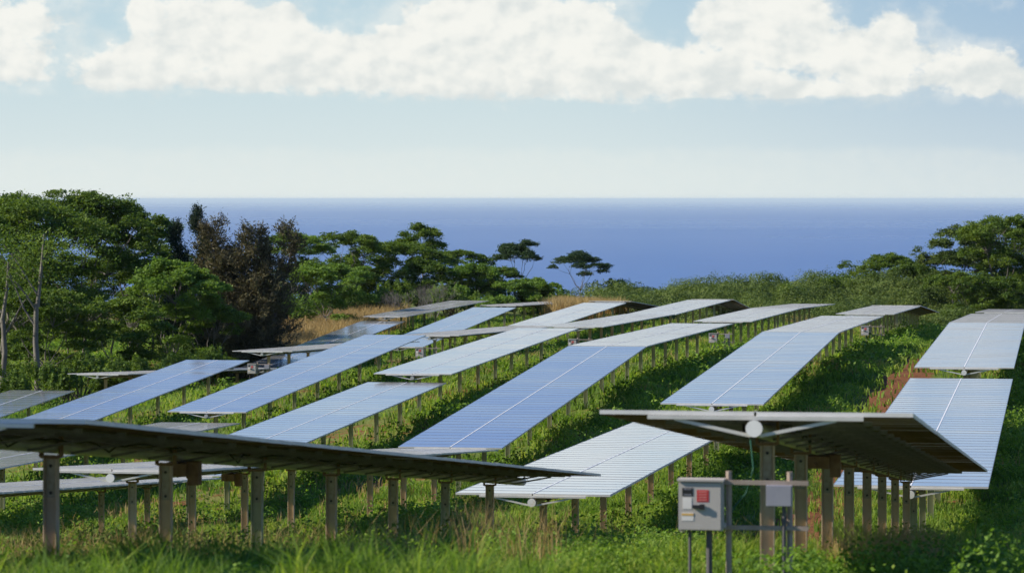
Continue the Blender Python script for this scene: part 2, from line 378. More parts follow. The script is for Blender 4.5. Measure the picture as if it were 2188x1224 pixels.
def ground_np(x, y):
    x = np.asarray(x, float); y = np.asarray(y, float)
    s, t = x * CT - y * ST, x * ST + y * CT
    q = np.stack([np.clip(s, -130, 90), np.clip(t, 0, 385)], -1).reshape(-1, 2) / 50.0
    out = np.empty(len(q))
    for i in range(0, len(q), 20000):
        d = np.linalg.norm(q[i:i+20000, None] - _X[None], axis=2) + 1e-9
        out[i:i+20000] = (d**2 * np.log(d)) @ _w[:len(_X)] + _w[len(_X)] + q[i:i+20000] @ _w[len(_X)+1:]
    out = out.reshape(x.shape)
    far = np.clip((y - 350) / 100, 0, None)
    out = out - far**2 * 5.0 / (1 + far * .12)
    out = out + .06 * np.sin(x * .9 + y * .31) + .05 * np.sin(y * .7 - x * .4)
    return np.maximum(out, -165)
def gz(x, y): return float(ground_np(np.array([x]), np.array([y]))[0])

def build_ground():
    ys = np.concatenate([np.arange(-30, 20, 5.0), np.arange(20, 330, 1.0), np.arange(330, 460, 5.0), np.arange(460, 1500, 40.0)])
    xs = np.concatenate([np.arange(-900, -120, 60.0), np.arange(-120, -60, 4.0), np.arange(-60, 60, 1.0), np.arange(60, 120, 4.0), np.arange(120, 901, 60.0)])
    gx, gy = np.meshgrid(xs, ys); z = ground_np(gx, gy)
    v = np.stack([gx, gy, z], -1).reshape(-1, 3); nx, ny = len(xs), len(ys)
    i = np.arange(nx - 1)[None] + np.arange(ny - 1)[:, None] * nx
    q = np.stack([i, i+1, i+1+nx, i+nx], -1).reshape(-1, 4)
    m, t, o = mat('ground')
    c = ocoord(t)
    n1 = noise(t, c, .12, 6, .6); n2 = noise(t, c, 1.1, 6, .65); n3 = noise(t, c, 7.0, 4, .6)
    green = mixc(t, ss(t, n2, .3, .7), (.06, .10, .02), (.14, .19, .035))
    green = mixc(t, ss(t, n1, .45, .65), green, (.15, .155, .045))
    red = mixc(t, n3, (.12, .045, .02), (.21, .095, .04))
    sp = nd(t, 'ShaderNodeSeparateXYZ'); t.links.new(c, sp.inputs[0])
    sc = mth(t, 'SUBTRACT', mth(t, 'MULTIPLY', sp.outputs[0], CT), mth(t, 'MULTIPLY', sp.outputs[1], ST))
    d = mth(t, 'ADD', mth(t, 'ABSOLUTE', mth(t, 'ADD', sc, 6.3)), mth(t, 'MULTIPLY', mth(t, 'SUBTRACT', n2, .5), 3.0))
    trail = mth(t, 'MULTIPLY', mth(t, 'SUBTRACT', 1.0, ss(t, d, .3, 1.5)), .30)
    col = mixc(t, ss(t, mth(t, 'ADD', trail, mth(t, 'ADD', mth(t, 'MULTIPLY', n2, .6), mth(t, 'MULTIPLY', n1, .4))), .52, .62), green, red)
    p = nd(t, 'ShaderNodeBsdfPrincipled'); p.inputs['Roughness'].default_value = .95; p.inputs['Specular IOR Level'].default_value = .1
    t.links.new(col, p.inputs['Base Color']); t.links.new(bump(t, mth(t, 'ADD', n2, n3), .8, .12), p.inputs['Normal'])
    t.links.new(p.outputs[0], o.inputs[0])
    tag(link('ground', np_mesh('ground', v, q, m, smooth=True)), kind='structure')
build_ground()

def build_sea():
    n = 96; rs = [0, 600, 3000, 12000, 50000, 150000, 420000]
    v = [(0, 0, -150.0)]; q = []
    for r in rs[1:]:
        for j in range(n): v.append((r*math.cos(2*math.pi*j/n), r*math.sin(2*math.pi*j/n), -150.0))
    for i in range(len(rs) - 2):
        for j in range(n):
            a = 1 + i*n + j; b = 1 + i*n + (j+1) % n; q.append((a, a+n, b+n, b))
    for j in range(0, n, 2): q.append((0, 1+j, 1+(j+1) % n, 1+(j+2) % n))
    m, t, o = mat('sea'); c = ocoord(t)
    mp = nd(t, 'ShaderNodeMapping'); mp.inputs['Scale'].default_value = (.00003, .00005, 1); t.links.new(c, mp.inputs[0])
    big = noise(t, mp.outputs[0], 1.0, 5, .6, .4)
    mp2 = nd(t, 'ShaderNodeMapping'); mp2.inputs['Scale'].default_value = (.008, .004, 1); t.links.new(c, mp2.inputs[0])
    sm = noise(t, mp2.outputs[0], 1.0, 7, .65)
    cd = nd(t, 'ShaderNodeTexCoord')
    pale = mth(t, 'MULTIPLY', ss(t, big, .48, .68), .55)  # sunlit patches between cloud shadows, painted as a paler base colour
    deep = mixc(t, ss(t, sm, .35, .65), (.006, .070, .265), (.012, .088, .295))
    p = nd(t, 'ShaderNodeBsdfPrincipled'); t.links.new(mixc(t, pale, deep, (.045, .115, .31)), p.inputs['Base Color'])
    t.links.new(mth(t, 'ADD', .29, mth(t, 'MULTIPLY', ss(t, big, .36, .64), -.03)), p.inputs['Roughness'])
    p.inputs['IOR'].default_value = 1.33
    t.links.new(bump(t, sm, .25, 3.0), p.inputs['Normal'])
    t.links.new(p.outputs[0], o.inputs[0])
    tag(link('sea', np_mesh('sea', v, q, m)), kind='structure')
build_sea()

def build_haze():
    b = MB(); b.box((0, 0, (-172 + 13) / 2), (900000, 900000, 172 + 13))
    m, t, o = mat('haze'); p = nd(t, 'ShaderNodeVolumePrincipled'); p.inputs['Color'].default_value = (.74, .90, 1.0, 1)
    p.inputs['Density'].default_value = 1.7e-5; p.inputs['Anisotropy'].default_value = 0.0
    t.links.new(p.outputs[0], o.inputs['Volume'])
    tag(link('haze', b.mesh('haze', [m])), kind='stuff')
build_haze()

# ------------------------------------------------------------------ solar modules
ML, MW, MT = 1.665, .80, .045     # across the row, along the row, thickness
def module_arrays():
    v = []; q = []; m = []; uv = []
    hx, hy, f = ML/2 - .004, MW/2 - .005, .010
    def add(pts, mi, u=None):
        n = len(v); v.extend(pts); q.append((n, n+1, n+2, n+3)); m.append(mi); uv.extend(u if u else [(0, 0)]*4)
    z0, z1, zg = -MT, 0.0, -.003
    o = [(-hx, -hy), (hx, -hy), (hx, hy), (-hx, hy)]; i = [(-hx+f, -hy+f), (hx-f, -hy+f), (hx-f, hy-f), (-hx+f, hy-f)]
    add([(a, b, zg) for a, b in i], 1, [(a + hx, b + hy) for a, b in i])
    add([(a, b, z1-.012) for a, b in i][::-1], 2)
    for k in range(4):
        a, b, c, d = o[k], o[(k+1) % 4], i[(k+1) % 4], i[k]
        add([(*a, z1), (*b, z1), (*c, z1), (*d, z1)], 0)
        add([(*a, z0), (*b, z0), (*b, z1), (*a, z1)], 4)
        add([(*d, z0), (*c, z0), (*b, z0), (*a, z0)], 2)
        add([(*d, z1-.012), (*c, z1-.012), (*c, z0), (*d, z0)][::-1], 2)
    n = len(v)
    for (x0, x1, y0, y1, zz) in ((-.08, .08, .20, .30, -.035),):
        add([(x0, y0, zz), (x0, y1, zz), (x1, y1, zz), (x1, y0, zz)], 3)
        add([(x0, y0, zz), (x1, y0, zz), (x1, y0, -.013), (x0, y0, -.013)], 3)
        add([(x0, y1, zz), (x0, y1, -.013), (x1, y1, -.013), (x1, y1, zz)], 3)
    return np.array(v), np.array(q), np.array(m), np.array(uv)
MV, MQ, MM, MUV = module_arrays()
PM = [M['frame'], M['glass'], M['back'], M['jbox'], M['alu']]
MOD = np_mesh('solar_panel', MV, MQ, PM, MM, uvs=MUV[MQ.ravel() if False else np.arange(len(MQ)*4)])

def hbeam(top, bottom, mats, seed):
    b = MB(); H = top - bottom; zc = (top + bottom) / 2
    b.box((-.072, 0, zc), (.010, .115, H)); b.box((.072, 0, zc), (.010, .115, H)); b.box((0, 0, zc), (.134, .008, H))
    return b.mesh('post', mats)
def plate_mesh():
    b = MB(); b.box((0, -.010, -.26), (.10, .010, .42), 0)
    for z in (-.12, -.42): b.tube([(0, -.0152, z), (0, -.024, z)], .019, 8, 1)
    return b.mesh('mounting_plate', [M['plate'], M['black']])
def bearing_mesh():
    b = MB()
    b.box((0, 0, -.02), (.20, .12, .03)); b.box((-.115, 0, .10), (.025, .10, .25)); b.box((.115, 0, .10), (.025, .10, .25))
    b.box((0, 0, .235), (.255, .10, .02)); return b.mesh('bearing', [M['rust']])
def rail_mesh():
    b = MB(); b.box((0, 0, -.072), (2.3, .045, .05))
    for sg in (-1, 1): b.bar((sg*.05, 0, -.255), (sg*.86, 0, -.10), .025, .03)
    return b.mesh('cross_rail', [M['galv']])
RAIL = rail_mesh()
PLATE, BEAR = plate_mesh(), bearing_mesh()

def tracker(idx, k, t0, z0, t1, z1, look, label, drive=True):
    s = SK(k); x0, y0 = ST2W(s, t0); g0 = gz(x0, y0)
    dist = y0; near = dist < 125; mid = dist < 60
    root = empty('solar_tracker', (x0, y0, g0), -TH)
    tag(root, label, 'solar tracker', 'solar tracker tables in rows across the field')
    L = t1 - t0; pitch = math.atan2(z1 - z0, L); n = int(round(L / MW)); n = min(n, 48)
    step = L / n; zz = z0 - g0
    rr = random.Random(100 + idx)
    # modules: two columns side by side with the tube between them
    slow = rr.uniform(0, 6)
    def pose(i, sd_):
        y = (i + .5) * step; z = zz + y * (z1 - z0) / L
        return (sd_ * (ML/2 + .009), y, z), (pitch + R(rr.gauss(0, .13) + .10*math.sin(i*.45 + slow)), R(rr.gauss(0, .10)), 0)
    if near:
        for i in range(n):
            for sd_ in (-1, 1):
                loc, rot = pose(i, sd_)
                link('solar_panel', MOD, root, loc, rot)
    else:
        V = []; Q = []; m_ = []; U = []
        for i in range(n):
            for sd_ in (-1, 1):
                loc, rot = pose(i, sd_)
                mm = np.array((Matrix.Translation(loc) @ Matrix.Rotation(rot[1], 4, 'Y') @ Matrix.Rotation(rot[0], 4, 'X')))
                V.append(MV @ mm[:3, :3].T + mm[:3, 3]); Q.append(MQ + len(MV) * (len(V) - 1)); m_.append(MM); U.append(MUV)
        link('panel_deck', np_mesh('panel_deck', np.concatenate(V), np.concatenate(Q), PM, np.concatenate(m_), uvs=np.concatenate(U)), root)
    slope = (z1 - z0) / L
    def zt(y): return zz + y * slope
    tb = MB(); drop = -.185
    tb.tube([(0, -.10, zt(-.10) + drop), (0, L + .10, zt(L + .10) + drop)], .082, 14 if near else 8)
    link('torque_tube', tb.mesh('torque_tube', [M['tube']], smooth=False), root)
    if near:
        e = MB(); e.tube([(0, -.10, zt(-.1) + drop), (0, -.125, zt(-.125) + drop)], .09, 18)
        link('tube_cap', e.mesh('tube_cap', [M['endcap']]), root)
    cs = MB(); cs.bar((0, .02, zt(.02) + .001), (0, L - .02, zt(L - .02) + .001), .030, .006); link('centre_strip', cs.mesh('centre_strip', [M['strip']]), root)
    # cross rails with their V struts
    yb = 0.03; first = True
    while yb < L:
        z = zt(yb)
        if first:
            for sg, nm in ((-1, 'strut'), (1, 'strut')):
                q = MB(); q.bar((sg*.05, yb - .02, z + drop - .07), (sg*.86, yb - .02, z - .085), .03, .035)
                link(nm, q.mesh('strut', [M['alu']]), root)
            q = MB(); q.box((0, yb - .035, z - .0655), (2.3, .05, .04)); link('end_rail', q.mesh('end_rail', [M['alu']]), root)
            first = False
        else:
            link('cross_rail', RAIL, root, (0, yb, z), (pitch, 0, 0))
        yb += step * 2
    # long wire looms hanging under the deck
    if near:
        for sx in (-1.03, 1.03):
            q = MB(); q.bar((sx, .1, zt(.1) - .058), (sx, L - .1, zt(L - .1) - .058), .045, .024); link('purlin', q.mesh('purlin', [M['dark_rail']]), root)
        wm = MB()
        for sx in (-.22, .24):
            pts = []; y = .4
            while y < L - .4:
                pts.append((sx + rr.uniform(-.03, .03), y, zt(y) - .10 - rr.choice((.0, .02, .04)) - (.10 if rr.random() < .12 else 0))); y += .4
            wm.tube(pts, .012, 4)
        link('cable', wm.mesh('cable', [M['cable']]), root)
    # posts
    y = 4.2 - 4.75 * 1 + .2 if (k == 1 and t0 < 40) else 1.5; j = 0; sp = 4.75
    if y < 0: y += 4.55
    while y < L - .3:
        px, py = x0 + y*ST, y0 + y*CT; g = gz(px, py) - g0
        pm = {'rust': M['rust_post'], 'green': M['steel_post'], 'mixed': M['rust_post'] if j % 3 != 2 else M['steel_post']}[look]
        top = zt(y) + drop - .10
        p = link('post', hbeam(0, g - .5 - top, [pm], j), root, (0, y, top), (0, 0, R(rr.uniform(-4, 4))))
        if near: link('mounting_plate', PLATE, p)
        link('bearing', BEAR, p)
        y += sp; j += 1
    # a drive box at mid length
    if near:
        d = MB(); y = L * .26; z = zt(y)
        d.box((.0, y, z + drop - .17), (.30, .34, .16)); d.box((.22, y, z + drop - .22), (.14, .2, .3)); d.tube([(-.05, y - .25, z + drop - .2), (-.05, y + .6, z + drop - .2)], .03, 8)
        link('drive_unit', d.mesh('drive_unit', [M['rust']]), root)
    return root
roots = [tracker(i, *a) for i, a in enumerate(TR)]

# ------------------------------------------------------------------ switch boxes and their stands
def switchgear(k, t0, zdeck, off, label1, label2, label3, small=True, dx=0.0):
    """a pipe stand beside the tracker's first post carrying a sticker-marked box and a small grey box"""
    s = SK(k) + dx; x0, y0 = ST2W(s, t0 + off); g = gz(x0, y0); zb = zdeck - g
    near = y0 < 60
    x0 += .035; stand = empty('equipment_stand', (x0, y0, g), -TH); tag(stand, label2, 'pipe stand', 'pipe stands for the electrical boxes')
    top = zb - .615
    for sx, tp in ((-.29, top - .0), (.355, top)):
        b = MB(); b.tube([(sx, 0, -.3), (sx, 0, tp)], .032, 8); link('leg', b.mesh('leg', [M['pipe']]), stand)
    for z in (top - .115, top - .59):
        b = MB(); b.box((.08, -.045, z), (.95, .04, .045)); link('crossbar', b.mesh('crossbar', [M['pipe']]), stand)
    bx = empty('switch_box', (x0 + CT*(-.565) - .12*ST, y0 - ST*(-.565) - .12*CT, g + top - .09), -TH)
    tag(bx, label1, 'electrical box', 'sticker-marked electrical boxes under the trackers')
    w, h, d = .46, .52, .20
    b = MB(); b.box((0, 0, -h/2), (w, d, h)); b.box((0, -.02, .008), (w + .03, d + .05, .02)); b.box((w/2 + .012, 0, -h + .05), (.025, .08, .05)); b.box((-w/2+.03, 0, -h-.012), (.05, .08, .025))
    link('box_body', b.mesh('box_body', [M['box']]), bx)
    b = MB(); b.box((-.01, -d/2 - .012, -h/2 - .005), (w - .015, .022, h - .03)); dr = link('door', b.mesh('door', [M['box']]), bx)
    yf = -d/2 - .0245
    def stick(nm, x, z, sw, sh, mats, lines=0, lm=1):
        b = MB(); b.box((x, yf, z), (sw, .003, sh))
        for i in range(lines): b.box((x, yf - .0025, z + sh*(.34 - .68*i/max(1, lines-1))), (sw*.72, .002, sh*.09), lm)
        link(nm, b.mesh(nm, mats), dr)
    stick('black_label', -.135, -.115, .115, .085, [M['black'], M['smallbox']], 2)
    stick('red_label', .025, -.155, .125, .125, [M['red'], M['redline']], 4)
    stick('white_label', -.14, -.235, .095, .12, [M['white'], M['box']], 0)
    stick('yellow_label', -.135, -.375, .125, .085, [M['white'], M['yellow']], 0)
    b = MB(); b.box((-.135, yf - .0025, -.352), (.125, .002, .022)); link('label_stripe', b.mesh('label_stripe', [M['yellow']]), dr)
    b = MB(); b.box((-.02, yf - .012, -.268), (.12, .03, .035)); b.box((.02, yf - .02, -.268), (.05, .02, .055), 0); link('handle', b.mesh('handle', [M['black']]), dr)
    for cx in (.08, -.125):
        b = MB(); b.tube([(cx, .0, -h - .002), (cx, 0, -(top - .09) - .3)], .033 if cx > 0 else .017, 8); link('conduit', b.mesh('conduit', [M['conduit']]), bx)
    if small:
        jb = empty('junction_box', (x0 + CT*.25 - .075*ST, y0 - ST*.25 - .075*CT, g + top - .135), -TH)
        tag(jb, label3, 'electrical box', 'small grey junction boxes on the pipe stands')
        b = MB(); b.box((0, 0, -.11), (.27, .10, .22)); link('box_body', b.mesh('box_body', [M['smallbox']]), jb)
        b = MB(); b.box((0, -.056, -.11), (.255, .010, .205)); link('box_cover', b.mesh('box_cover', [M['smallbox']]), jb)
        b = MB(); b.tube([(.05, .0, -.222), (.05, 0, -(top - .135) - .2)], .022, 8); link('conduit', b.mesh('conduit', [M['conduit']]), jb)
switchgear(0, 34.8, -2.26, -.25, 'large grey electrical box with red, black and white stickers in the foreground',
           'pipe stand in front of the first post of the near end-on tracker', 'small plain grey box on the stand of the near end-on tracker', dx=.0)
switchgear(2, 186.4, -6.97, .0, 'small box with a red sticker at the head of the tall pale post row',
           'far pipe stand at the head of the tall pale post row', 'plain box beside the red-stickered one at the tall pale post row', dx=.0)
switchgear(4, 180.1, -7.62, .0, 'box with a red square sticker under an edge-on tracker left of centre',
           'pipe stand under the edge-on tracker left of centre', 'plain box behind the stand under the edge-on tracker left of centre', small=False)
switchgear(5, 173.1, -8.24, .0, 'pale box with a red sticker before the brown tree at left',
           'pipe stand under the edge-on tracker before the brown tree', 'plain pale box right of the red-stickered one before the brown tree')
switchgear(3, 182.0, -7.16, .0, 'half hidden box with red marks just above the deep blue table',
           'pipe stand just above the top edge of the deep blue table', 'unseen', small=False, dx=.45)
switchgear(1, 189.7, -6.62, .0, 'box with a dark red mark standing in bushes by the short white table',
           'pipe stand in the bushes by the short white table', 'unseen', small=False, dx=.55)
def hanging_wire():
    x0, y0 = ST2W(SK(0), 34.75); b = MB()
    b.tube([(x0 - .05, y0 - .06, -2.55), (x0 - .02, y0 - .08, -2.85), (x0 - .10, y0 - .1, -3.12), (x0 - .22, y0 - .12, -3.25), (x0-.30, y0-.1, -3.42)], .008, 5)
    tag(link('ground_wire', b.mesh('ground_wire', [M['green_wire']])), 'green wire hanging from the end of the near tube down to the box stand', 'wire')
hanging_wire()

#VEG
# ------------------------------------------------------------------ plants
def veg_mats():
    M['grass'] = leafmat('grass blades', [(.035, .065, .018), (0.079, 0.149, 0.025), (0.149, 0.254, 0.038), (0.263, 0.350, 0.061), (0.385, 0.385, 0.105)], .45)
    M['weed'] = leafmat('weed leaves', [(.045, .095, .020), (.105, .20, .032), (.19, .31, .045), (.32, .38, .08)], .44)
    M['dry'] = leafmat('dry grass', [(.26, .20, .08), (.36, .27, .11), (.44, .33, .16), (.30, .26, .08)], .35, (1.15, 1.0, .7))
    M['scrub'] = leafmat('scrub leaves', [(.025, .045, .014), (.065, .105, .024), (.12, .17, .036), (.18, .21, .05)], .24, patch=.22)
    M['monkeypod'] = leafmat('tree leaves', [(.028, .058, .014), (.070, .125, .022), (.13, .20, .032), (.21, .27, .045)], .34, (1.3, 1.3, .5), patch=.35)
    M['bright'] = leafmat('bright tree leaves', [(0.070, 0.132, 0.028), (0.116, 0.202, 0.037), (0.171, 0.264, 0.046), (0.202, 0.279, 0.062)], .38, patch=.3)
    M['bluegreen'] = leafmat('far tree leaves', [(0.029, 0.058, 0.031), (0.046, 0.081, 0.036), (0.065, 0.107, 0.047)], .28, patch=.3)
    M['needle'] = leafmat('dark needles', [(.018, .034, .022), (.030, .050, .030), (.042, .065, .036)], .2, patch=.4)
    M['brown'] = leafmat('brown foliage', [(.040, .036, .018), (.070, .068, .032), (.13, .112, .058), (.095, .12, .042)], .2, (1.1, 1.0, .7), patch=.5)
veg_mats()

def unit(v): return v / np.maximum(np.linalg.norm(v, axis=-1, keepdims=True), 1e-9)
def leaves_mesh(C, size, normal_bias=None, ratio=.5, r=rng, droop=0.0, axis=None):
    """one diamond leaf at each centre; returns verts and quads"""
    n = len(C); nrm = r.normal(size=(n, 3))
    if normal_bias is not None: nrm = unit(nrm) + normal_bias
    nrm = unit(nrm); a = axis if axis is not None else r.normal(size=(n, 3))
    a = unit(a - (a * nrm).sum(1, keepdims=True) * nrm); b = np.cross(nrm, a)
    L = (size * r.uniform(.6, 1.3, n))[:, None] if np.ndim(size) == 0 else (size * r.uniform(.7, 1.25, n))[:, None]
    W = L * ratio
    v = np.stack([C - a*L*.5, C + b*W*.5 + a*L*.08, C + a*L*.5, C - b*W*.5 + a*L*.08], 1)
    q = np.arange(n*4).reshape(-1, 4)
    return v.reshape(-1, 3), q
def blades_mesh(base, h, lean, width, r=rng):
    """curved two-piece grass blades"""
    n = len(base); az = r.uniform(0, 2*math.pi, n); d = np.stack([np.cos(az), np.sin(az), np.zeros(n)], 1)
    sd_az = r.uniform(0, 2*math.pi, n); w = np.stack([np.cos(sd_az), np.sin(sd_az), np.zeros(n)], 1) * width[:, None]
    up = np.array([0, 0, 1.0])
    m = base + up * (h * .6)[:, None] + d * (lean * h * .25)[:, None]
    t = base + up * (h * (1 - .25 * lean))[:, None] + d * (lean * h)[:, None]
    v = np.stack([base - w*.5, base + w*.5, m + w*.4, m - w*.4, t + w*.06, t - w*.06], 1).reshape(-1, 3)
    i = np.arange(n)[:, None] * 6
    q = np.concatenate([i + np.array([0, 1, 2, 3]), i + np.array([3, 2, 4, 5])], 0)
    return v, q
def vnoise(x, y, sc, seed=0):
    """smooth value noise on the plane"""
    x = np.asarray(x) / sc + 17.3 * seed + 500; y = np.asarray(y) / sc + 9.1 * seed + 500
    xi, yi = np.floor(x).astype(np.int64), np.floor(y).astype(np.int64); fx, fy = x - xi, y - yi
    fx = fx*fx*(3-2*fx); fy = fy*fy*(3-2*fy)
    def hsh(a, b):
        h = (a * 374761393 + b * 668265263 + seed * 1442695041) & 0xffffffff
        h = ((h ^ (h >> 13)) * 1274126177) & 0xffffffff
        return ((h ^ (h >> 16)) & 0xffff) / 65535.0
    return (hsh(xi, yi)*(1-fx) + hsh(xi+1, yi)*fx)*(1-fy) + (hsh(xi, yi+1)*(1-fx) + hsh(xi+1, yi+1)*fx)*fy
def fbm(x, y, sc, seed=0): return .55*vnoise(x, y, sc, seed) + .3*vnoise(x, y, sc*.45, seed+1) + .15*vnoise(x, y, sc*.2, seed+2)
def rowoff(x, y):
    s, t = W2ST(x, y); return (s + 3.2 + 3.95) % 7.9 - 3.95, s, t
def sample_frustum(y0, y1, n, wl=.20, wr=.185, r=rng):
    u = r.uniform(0, 1, n); y = np.sqrt(y0*y0 + u*(y1*y1 - y0*y0))
    x = r.uniform(-wl, wr, n) * y; return x, y
def on_path(x, y):
    """worn strip of red soil between the first two rows, and bare patches left of each row"""
    o, s, t = rowoff(x, y)
    bare = np.exp(-((o + 2.4) / 1.1)**2) * np.clip((fbm(x, y, 9, 3) - .42) * 5, 0, 1)
    strip = 1.0 * np.exp(-((s + 6.3) / 1.1)**2) * (t > 60) * (t < 215)
    return np.clip(bare + strip, 0, 1), o

def build_grass():
    Vs, Qs = [], []; n0 = 0
    def push(v, q):
        nonlocal n0
        Vs.append(v); Qs.append(q + n0); n0 += len(v)
    # foreground: tall blades
    x, y = sample_frustum(26, 50, 12500, .19, .185); k = fbm(x, y, 3.5, 11)
    bare, o = on_path(x, y); keep = rng.uniform(size=len(x)) > bare * .5
    x, y, k = x[keep], y[keep], k[keep]; z = ground_np(x, y)
    per = 16
    bx = np.repeat(x, per) + rng.normal(0, .09, len(x)*per); by = np.repeat(y, per) + rng.normal(0, .09, len(x)*per)
    kk = np.repeat(k, per); bz = np.repeat(z, per)
    clump = np.clip((np.repeat(.6*fbm(x, y, 1.1, 41) + .4*fbm(x, y, 3.0, 44), per) - .38) * 3.2, 0, 1) ** 1.4
    h = (.06 + .12 * np.clip(kk - .22, 0, 1) + .60 * clump) * rng.uniform(.4, 1.25, len(bx))
    leftw = np.clip((-bx + .5) / 1.5, 0, 1) * np.clip((34 - by) / 5, 0, 1); h = h * (1 + .25 * leftw) * np.where((bx > .9) & (by < 35.2), .22, 1.0)
    push(*blades_mesh(np.stack([bx, by, bz - .02], 1), h, rng.uniform(.15, .8, len(bx)), rng.uniform(.010, .020, len(bx)) * 1.1))
    # middle distance
    x, y = sample_frustum(50, 110, 26000); k = fbm(x, y, 4, 12); bare, o = on_path(x, y); keep = rng.uniform(size=len(x)) > bare * .8
    x, y, k = x[keep], y[keep], k[keep]; z = ground_np(x, y); per = 9
    bx = np.repeat(x, per) + rng.normal(0, .14, len(x)*per); by = np.repeat(y, per) + rng.normal(0, .14, len(x)*per)
    kk = np.repeat(k, per); bz = np.repeat(z, per)
    h = (.14 + .45 * np.clip(kk - .25, 0, 1)) * rng.uniform(.5, 1.3, len(bx))
    push(*blades_mesh(np.stack([bx, by, bz - .02], 1), h, rng.uniform(.15, .8, len(bx)), rng.uniform(.02, .04, len(bx))))
    x, y = sample_frustum(110, 300, 42000); bare, o = on_path(x, y); keep = rng.uniform(size=len(x)) > bare * .9
    x, y = x[keep], y[keep]; z = ground_np(x, y); per = 6
    bx = np.repeat(x, per) + rng.normal(0, .25, len(x)*per); by = np.repeat(y, per) + rng.normal(0, .25, len(x)*per); bz = np.repeat(z, per)
    h = rng.uniform(.15, .50, len(bx))
    push(*blades_mesh(np.stack([bx, by, bz - .02], 1), h, rng.uniform(.2, .9, len(bx)), rng.uniform(.05, .09, len(bx))))
    tag(link('grass', np_mesh('grass', np.concatenate(Vs), np.concatenate(Qs), M['grass'])), 'green grass growing under and between the tracker rows', 'grass', kind='stuff')
build_grass()

def build_weeds():
    Cs, Ss, Bs = [], [], []
    def clumps(x, y, hh, rad, per, leaf):
        z = ground_np(x, y); n = len(x)
        d = unit(rng.normal(size=(n, per, 3))); d[..., 2] = np.abs(d[..., 2])
        rr = rng.uniform(.45, 1.0, (n, per, 1)) ** .5
        c = d * rr * np.stack([rad, rad, hh], 1)[:, None, :]
        c += np.stack([x, y, z], 1)[:, None, :]
        Cs.append(c.reshape(-1, 3)); Ss.append(np.full(n*per, leaf) if np.ndim(leaf) == 0 else np.repeat(leaf, per)); Bs.append(d.reshape(-1, 3))
    # leafy weeds thick on the shaded side of every row
    for (y0, y1, n, per, leaf, sc) in ((30, 75, 3800, 80, .07, .85), (75, 135, 5200, 34, .125, 1.0), (135, 290, 15000, 18, .21, 1.15)):
        x, y = sample_frustum(y0, y1, n); bare, o = on_path(x, y); s, t = W2ST(x, y)
        k = fbm(x, y, 5.5, 21)
        side = np.exp(-((o - 2.0) / 1.5)**2)
        p = np.clip((k - .42) * 3.0, 0, 1) * .55 + side * np.clip((k - .22) * 3, 0, 1)
        keep = (rng.uniform(size=n) < p * (1 - .9*bare)) & ((s > -63) | (y > 225))
        keep &= ~((x > .9) & (y < 35.5))
        x, y, o, k, side = x[keep], y[keep], o[keep], k[keep], side[keep]
        hh = (.20 + .55 * side * np.clip(k - .1, 0, 1) + .30 * np.clip(k - .4, 0, 1)) * rng.uniform(.6, 1.4, len(x)) * sc
        clumps(x, y, hh, hh * rng.uniform(.7, 1.3, len(x)) + .12, per, leaf)
    for (y0, y1, n, per, leaf) in ((33, 62, 800, 230, .065), (50, 120, 700, 150, .10), (120, 285, 2600, 70, .17)):
        x, y = sample_frustum(y0, y1, n); o, s, t = rowoff(x, y); bare, _ = on_path(x, y)
        keep = (((o > .3) & (o < 3.6)) | ((y0 < 40) & ~((x > .9) & (y < 35.5)) & (x < 3.6))) & (fbm(x, y, 4.5, 51) > .47) & (bare < .3) & (s > -62)
        x, y = x[keep], y[keep]; hh = rng.uniform(.45, 1.15, len(x)) * (.62 if y0 < 40 else 1); clumps(x, y, hh, rng.uniform(.4, .95, len(x)), per, leaf)
    C = np.concatenate(Cs); S = np.concatenate(Ss); B = np.concatenate(Bs)
    v, q = leaves_mesh(C, S, B * .6 + np.array([0, 0, .5]), .6)
    tag(link('undergrowth', np_mesh('undergrowth', v, q, M['weed'])), 'leafy green weeds and low bushes thick between the tracker rows', 'undergrowth', kind='stuff')
build_weeds()

